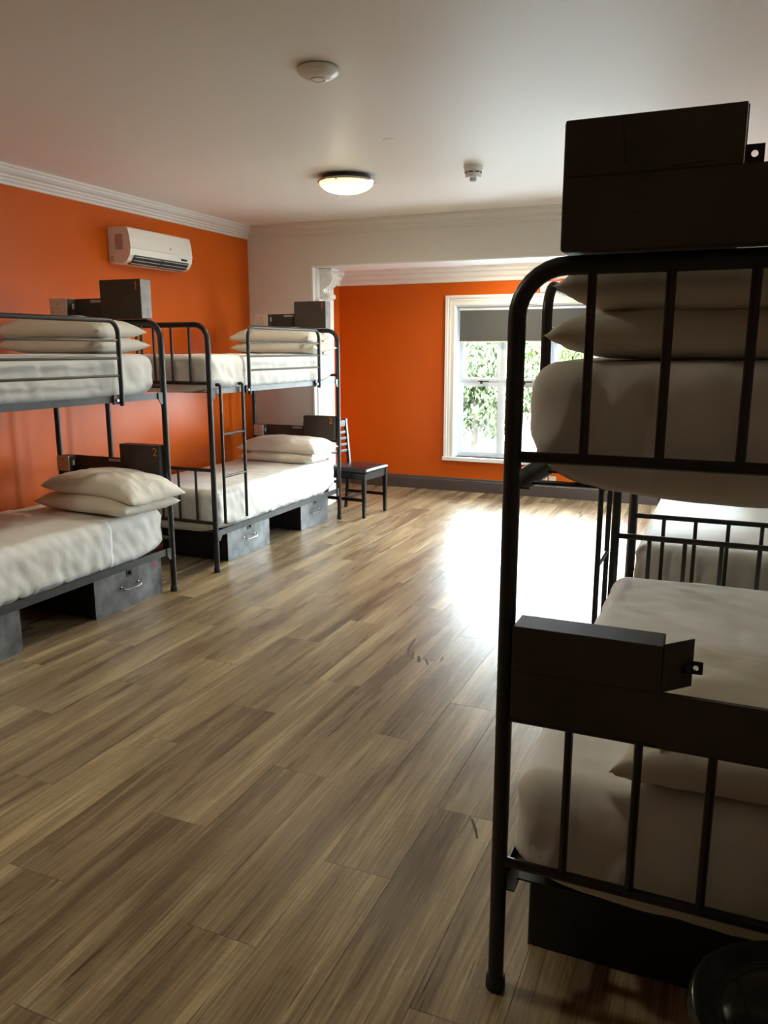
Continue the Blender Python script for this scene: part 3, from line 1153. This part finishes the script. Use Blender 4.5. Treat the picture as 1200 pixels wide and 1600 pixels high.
# steel trunks under the beds
make_trunk(-3.288, 3.395, 3.995, 1, 'scuffed black steel box with red number five under the left bunk', '5')
make_trunk(-3.288, 2.262, 2.862, 1, 'black steel box cut off by the left picture edge')
make_trunk(-3.330, 4.812, 5.405, 1, 'scuffed grey steel box under the ladder of the far left bunk')
make_trunk(-3.330, 5.930, 6.440, 1, 'scuffed grey steel box under the bunk next to the chair')
make_trunk(-.372, 1.84, 2.44, -1, 'dark steel box under the right foreground bunk')


# ------------------------------------------------------------------ chair
def make_chair():
    r = empty('dining_chair', (-3.222, 6.838, 0), -.09)       # faces +x
    tag(r, 'dark wooden dining chair with black padded seat and slatted back', 'chair')
    hx, hy = .205, .205
    for s in (-1, 1):
        # front leg tapers
        mb = MB()
        t0, t1 = .013, .020
        cx, cy = hx, s * hy
        vs = [(cx + a * t0, cy + b * t0, 0) for a, b in ((-1, -1), (1, -1), (1, 1), (-1, 1))] + [(cx + a * t1, cy + b * t1, .42) for a, b in ((-1, -1), (1, -1), (1, 1), (-1, 1))]
        mb.add(vs, [(3, 2, 1, 0), (4, 5, 6, 7), (0, 1, 5, 4), (1, 2, 6, 5), (2, 3, 7, 6), (3, 0, 4, 7)]).build('leg', 'chair_wood', r)
        # rear leg and stile in one, raked back
        prof = [(-.262, 0), (-.234, 0), (-.190, .43), (-.236, .890), (-.260, .890), (-.222, .43)]
        MB().prism([(p[0] + .012, p[1]) for p in prof], s * (hy - .008) - .014, s * (hy - .008) + .014, 'y').build('leg', 'chair_wood', r)
        MB().box(-.195, hx - .01, s * hy - .010, s * hy + .010, .365, .42).build('apron', 'chair_wood', r)
        MB().box(-.205, hx - .01, s * hy - .008, s * hy + .008, .155, .185).build('stretcher', 'chair_wood', r)
    box('apron', 'chair_wood', r, hx - .010, hx + .012, -hy + .018, hy - .018, .36, .42)
    box('apron', 'chair_wood', r, -.21, -.19, -hy + .03, hy - .03, .36, .42)
    box('stretcher', 'chair_wood', r, -.02, .0, -hy + .008, hy - .008, .16, .182)

    def seat_fn(p, n):
        q = p.copy()
        if n.z > -.3:
            e = max(0, 1 - (abs(p.x - .005) / .24) ** 3) * max(0, 1 - (abs(p.y) / .235) ** 3)
            q.z += .018 * e
        return q
    vs, fs = rounded_box(-.215, .235, -.23, .23, .42, .462, .016, .025, seat_fn)
    MB().add(vs, fs).build('seat', 'chair_leather', r, 'full')
    for zc, hh in ((.845, .062), (.760, .026), (.700, .026), (.640, .026), (.580, .026)):
        k = (zc - .43) / .5
        xb = -.194 - .046 * k + .0
        MB().box(xb - .010, xb + .008, -hy + .03, hy - .03, zc - hh / 2, zc + hh / 2, .004).build('back_slat', 'chair_wood', r)
    return r


make_chair()

# ------------------------------------------------------------------ air conditioner
ac = empty('air_conditioner', (XW, 5.29, 2.19))
tag(ac, 'white split air conditioner high on the orange wall', 'air conditioner')
hl = .375
prof = [(0, .008), (.03, 0), (.12, .000), (.165, .018), (.196, .060), (.206, .110), (.200, .185), (.186, .248), (.172, .260), (.05, .266), (0, .262)]
MB().prism(prof, -hl, hl, 'y').map(lambda v: v).build('casing', 'plastic_white', ac)
MB().prism([(.128, .002), (.166, .016), (.192, .050), (.196, .062), (.200, .058), (.196, .046), (.169, .011), (.128, -.003)], -hl + .05, hl - .045, 'y').build('outlet', 'duct_dark', ac)
for y0, y1 in ((-hl + .055, -.010), (.010, hl - .055)):
    for t in (0, 1, 2):
        x0, z0 = (.148, .004) if t == 0 else ((.176, .024) if t == 1 else (.193, .048))
        MB().box(x0, x0 + .007, y0, y1, z0 - .003, z0 + .0015).build('vane', 'plastic_grey', ac)
box('panel_seam', 'plastic_grey', ac, .2035, .2068, -hl + .004, .18, .108, .1105)
MB().tube([(.2045, .18, .109), (.2052, .205, .096), (.205, .23, .088), (.2052, .30, .094), (.204, hl - .006, .100)], .0014, 6).build('panel_seam', 'plastic_grey', ac)
box('display', 'duct_dark', ac, .198, .2075, .232, .302, .072, .086)
MB().tube([(.2045, .095, .146), (.2075, .095, .146)], .009, 14).build('emblem', 'plastic_grey', ac)
lbl = box('rating_label', 'sticker_grey', ac, .062, .135, -hl - .0008, -hl, .100, .212)
for i, m_ in enumerate(('sticker_orange', 'number_red', 'sticker_orange')):
    box('label_stripe', m_, lbl, .066, .088 + .006 * i, -hl - .0014, -hl - .0006, .176 - i * .012, .184 - i * .012)
box('cover_plug', 'plastic_grey', ac, .014, .040, -hl - .001, -hl, .016, .056)

# ------------------------------------------------------------------ ceiling fittings
def make_lamp(loc, label):
    lp = empty('ceiling_lamp', loc)
    tag(lp, label, 'lamp', 'round ceiling lamps')
    MB().lathe([(.150, 0), (.165, -.004), (.165, -.030), (.150, -.034)], (0, 0, 0), 48).build('base', 'plastic_dark', lp, True)
    MB().lathe([(.180, -.030), (.193, -.032), (.195, -.038), (.190, -.044), (.176, -.042)], (0, 0, 0), 56).build('rim', 'chrome', lp, True)
    dome = [(.182 * math.cos(i * PI / 2 / 12), -.040 - .068 * math.sin(i * PI / 2 / 12)) for i in range(12)] + [(.004, -.108)]
    MB().lathe(dome, (0, 0, 0), 56).build('glass_dome', 'lamp_glass', lp, 'full')
    for k in range(3):
        a = k * 2 * PI / 3 + .6
        MB().box(.176 * math.cos(a) - .008, .176 * math.cos(a) + .008, .176 * math.sin(a) - .008, .176 * math.sin(a) + .008, -.052, -.036, .002).build('clip', 'chrome', lp)


make_lamp((-2.475, 5.13, ZC), 'lit round ceiling lamp with yellow glass dome and metal rim')
make_lamp((-2.0, 7.70, 2.52), 'added ceiling lamp hidden above the lintel, brightens the far wall')  # extra lamp out of sight, put in to brighten the window wall
make_lamp((-2.4, 1.62, ZC), 'added ceiling lamp out of view, fill light for the foreground')  # extra lamp outside the view, added as fill for the near floor

sd_ = empty('smoke_detector', (-1.595, 5.17, ZC))
tag(sd_, 'small white smoke detector on the ceiling', 'smoke detector')
MB().lathe([(.060, 0), (.062, -.008), (.056, -.028), (.054, -.034)], (0, 0, 0), 36).build('base', 'plastic_white', sd_, True)
MB().lathe([(.050, -.034), (.048, -.044), (.052, -.046), (.050, -.066), (.046, -.070)], (0, 0, 0), 36).build('chamber', 'plastic_white', sd_, True)
for k in range(8):
    a = k * PI / 4
    MB().box(-.014, .014, -.0015, .0015, -.043, -.037).map(lambda v, a=a: Matrix.Rotation(a + PI / 2, 3, 'Z') @ v + Vector((.0515 * math.cos(a), .0515 * math.sin(a), 0))).build('vent_slot', 'plastic_dark', sd_)
MB().lathe([(.022, -.070), (.021, -.088), (.016, -.092)], (0, 0, 0), 24).build('sensor_cap', 'plastic_grey', sd_, True)

ap = empty('access_point', (-1.662, 3.185, ZC))
tag(ap, 'round white domed wireless access point on the ceiling', 'access point')
MB().lathe([(.070, 0), (.084, -.004), (.089, -.012), (.084, -.022), (.068, -.034), (.045, -.043), (.020, -.047), (.003, -.048)], (0, 0, 0), 48).build('dome', 'plastic_white', ap, 'full')
MB().lathe([(.030, -.044), (.0315, -.0468), (.029, -.0482), (.0275, -.0465)], (0, 0, 0), 36).build('status_ring', 'plastic_grey', ap, True)
pl_ = MB().lathe([(.03, 0), (.028, -.003), (.015, -.004)], (0, 0, 0), 20).map(lambda v: Vector((v.x * 1.3, v.y * .8, v.z)))
pp = pl_.build('ceiling_patch', 'ceiling_paint', None, True)
pp.location = (-1.83, 4.35, ZC)
tag(pp, 'small filled plaster patch on the ceiling', 'plaster patch')

# ------------------------------------------------------------------ bin
bn = empty('waste_bin', (.226, 1.365, 0))
tag(bn, 'glossy black round waste bin lid in the bottom right corner', 'bin')
MB().lathe([(.160, 0), (.165, .004), (.186, .38), (.189, .385)], (0, 0, 0), 56).build('body', 'bin_plastic', bn, True)
lid = [(.192, .372), (.203, .376), (.207, .388), (.203, .404), (.195, .412), (.186, .410), (.165, .398), (.150, .394), (.142, .397), (.132, .404), (.09, .410), (.03, .413), (.004, .4135)]
MB().lathe(lid, (0, 0, 0), 64).build('lid', 'bin_plastic', bn, 'full')

# ------------------------------------------------------------------ floor stains (glue residue)
def stain(pts, wid):
    mb = MB()
    n = len(pts)
    L_, R_ = [], []
    for i, p in enumerate(pts):
        a = Vector((*pts[max(0, i - 1)], 0))
        c = Vector((*pts[min(n - 1, i + 1)], 0))
        t = (c - a).normalized()
        nn = Vector((-t.y, t.x, 0))
        w_ = wid * (.5 + .8 * abs(noise.noise(Vector((p[0] * 30, p[1] * 30, 1)))))
        q = Vector((*p, 0))
        L_.append(q + nn * w_)
        R_.append(q - nn * w_)
    vs = [(v.x, v.y, .0006) for v in L_ + R_]
    fs = [(i, i + 1, n + i + 1, n + i) for i in range(n - 1)]
    mb.add(vs, fs).build('stain', 'stain_brown', fl)


stain([(-1.458, 3.84), (-1.452, 3.76), (-1.440, 3.69), (-1.415, 3.62), (-1.395, 3.595)], .009)
stain([(-1.40, 3.66), (-1.375, 3.575)], .010)
stain([(-1.355, 3.62), (-1.325, 3.545)], .010)
stain([(-1.310, 3.60), (-1.272, 3.53)], .008)
stain([(-1.238, 3.66), (-1.228, 3.60)], .007)
stain([(-.678, 2.335), (-.650, 2.285), (-.628, 2.235)], .007)

# ------------------------------------------------------------------ outside
ZG = -3.0
gr_ = MB().box(-90, 90, -90, 110, ZG - .2, ZG).build('ground_outside', 'pavement')
struct(gr_, 'pale paving outside the window', 'ground')
gl_ = MB().box(-30, 20, 30.2, 35.2, ZG, ZG + .05).build('verge_outside', 'lawn')
struct(gl_, 'dry grass verge outside the window', 'ground')


def make_tree(x, y, h, crown, seed, m, label, nleaf=9000, lsize=.24, trunk_r=.16, low=.38):
    rnd = random.Random(seed)
    r = empty('tree', (x, y, ZG + .0))
    tag(r, label, 'tree', 'trees outside the window')
    tb = MB()
    ends = []

    def branch(p, d, length, rad, depth):
        pts = [p]
        n = 5
        q = Vector(p)
        dd = Vector(d).normalized()
        for i in range(n):
            dd = (dd + Vector((rnd.uniform(-.25, .25), rnd.uniform(-.25, .25), rnd.uniform(-.05, .18)))).normalized()
            q = q + dd * length / n
            pts.append(q.copy())
        tb.tube(pts, [rad * (1 - .45 * i / n) for i in range(n + 1)], 7)
        if depth == 0:
            ends.extend(pts[2:])
            return
        ends.append(pts[-1])
        for k in range(3 if depth > 1 else 4):
            a = rnd.uniform(0, 2 * PI)
            nd = (dd + Vector((math.cos(a), math.sin(a), rnd.uniform(-.1, .4))) * .8).normalized()
            branch(pts[-1 - rnd.randint(0, 1)], nd, length * .62, rad * .55, depth - 1)
    branch(Vector((0, 0, 0)), Vector((.15, 0, 1)), h * low, trunk_r, 3)
    tb.build('trunk', 'bark', r, True)
    vs, fs = [], []
    for i in range(nleaf):
        if rnd.random() < .6:
            e = rnd.choice(ends)
            c = e + Vector((rnd.gauss(0, .09), rnd.gauss(0, .09), rnd.gauss(-.06, .10))) * crown * 1.5
        else:
            th, ph = rnd.uniform(0, 2 * PI), math.acos(rnd.uniform(-1, 1))
            rr = crown * rnd.random() ** .4
            c = Vector((math.cos(th) * math.sin(ph) * rr, math.sin(th) * math.sin(ph) * rr, h * .47 + math.cos(ph) * rr * .78))
        if c.z < h * .10:
            c.z = h * .10 + rnd.random()
        if c.z < h * .5 and c.y < .6 and abs(c.x) < .9 and rnd.random() < .85:
            continue
        L_ = lsize * rnd.uniform(.6, 1.3)
        a = rnd.uniform(0, 2 * PI)
        down = Vector((math.cos(a) * .55, math.sin(a) * .55, -rnd.uniform(.2, 1.1))).normalized()
        sidev = down.cross(Vector((rnd.uniform(-1, 1), rnd.uniform(-1, 1), .3))).normalized() * L_ * .22
        o = len(vs)
        vs += [c, c + down * L_ * .5 + sidev, c + down * L_, c + down * L_ * .5 - sidev]
        fs.append((o, o + 1, o + 2, o + 3))
    fo = MB().add(vs, fs).build('foliage', m, r, recalc=False)
    fo['kind'] = 'stuff'
    return r


make_tree(-10.3, 34.2, 6.2, 2.9, 11, 'leaf_grey_green', 'forked tree with pale trunk seen through the left window pane', 26000, .27, .17, .36)
make_tree(-5.3, 38.8, 6.6, 2.9, 12, 'leaf_yellow_green', 'leafy tree seen through the window just right of its mullion', 26000, .27, .14, .34)
make_tree(-14.6, 38.5, 6.8, 3.2, 13, 'leaf_grey_green', 'tree behind the left edge of the window frame', 18000, .3, .18, .35)
for i, x in enumerate((-22, -17.5, -13, -8.5, -4, .5, 5)):
    make_tree(x + .8 * math.sin(i * 2.1), 50 + 8.5 * (i % 2), 6.6 + .5 * math.sin(i * 1.7), 3.8, 30 + i, ('leaf_yellow_green', 'leaf_dark_green')[i % 2],
              ['distant dark tree at the far left of the outside row', 'distant tree left of the window frame', 'distant tree behind the forked trunk', 'distant dark tree behind the window mullion',
               'distant tree hidden behind the foreground bunk', 'distant dark tree right of the window', 'distant tree at the far right of the outside row'][i], 20000, .45, .2, .3)
# boundary railing along the verge
fe = empty('boundary_fence', (-9, 43.6, ZG))
tag(fe, 'low grey railing across the paving outside', 'fence')
for z in (.35, .75, 1.05):
    MB().box(-14, 14, -.03, .03, z, z + .06).build('rail', 'fence_white', fe)
for k in range(15):
    MB().box(-14 + 2 * k - .05, -14 + 2 * k + .05, -.05, .05, 0, 1.2).build('post', 'rail_metal', fe)
po = empty('marker_post', (-10.75, 36.4, ZG))
tag(po, 'thin dark post standing on the paving outside', 'post')
MB().tube([(0, 0, 0), (0, 0, 1.15)], .035, 10).build('shaft', 'rail_metal', po)
MB().lathe([(.04, 1.15), (.045, 1.17), (.03, 1.2)], (0, 0, 0), 12).build('cap', 'rail_metal', po)
lpst = empty('lamp_post', (-7.1, 33, ZG))
tag(lpst, 'tall grey lamp post outside the window', 'lamp post')
MB().tube([(0, 0, 0), (0, 0, 3), (0, 0, 6.2)], [.09, .07, .06], 12).build('pole', 'fence_white', lpst)
MB().box(-.1, .5, -.09, .09, 6.2, 6.3, .02).build('lantern', 'fence_white', lpst)
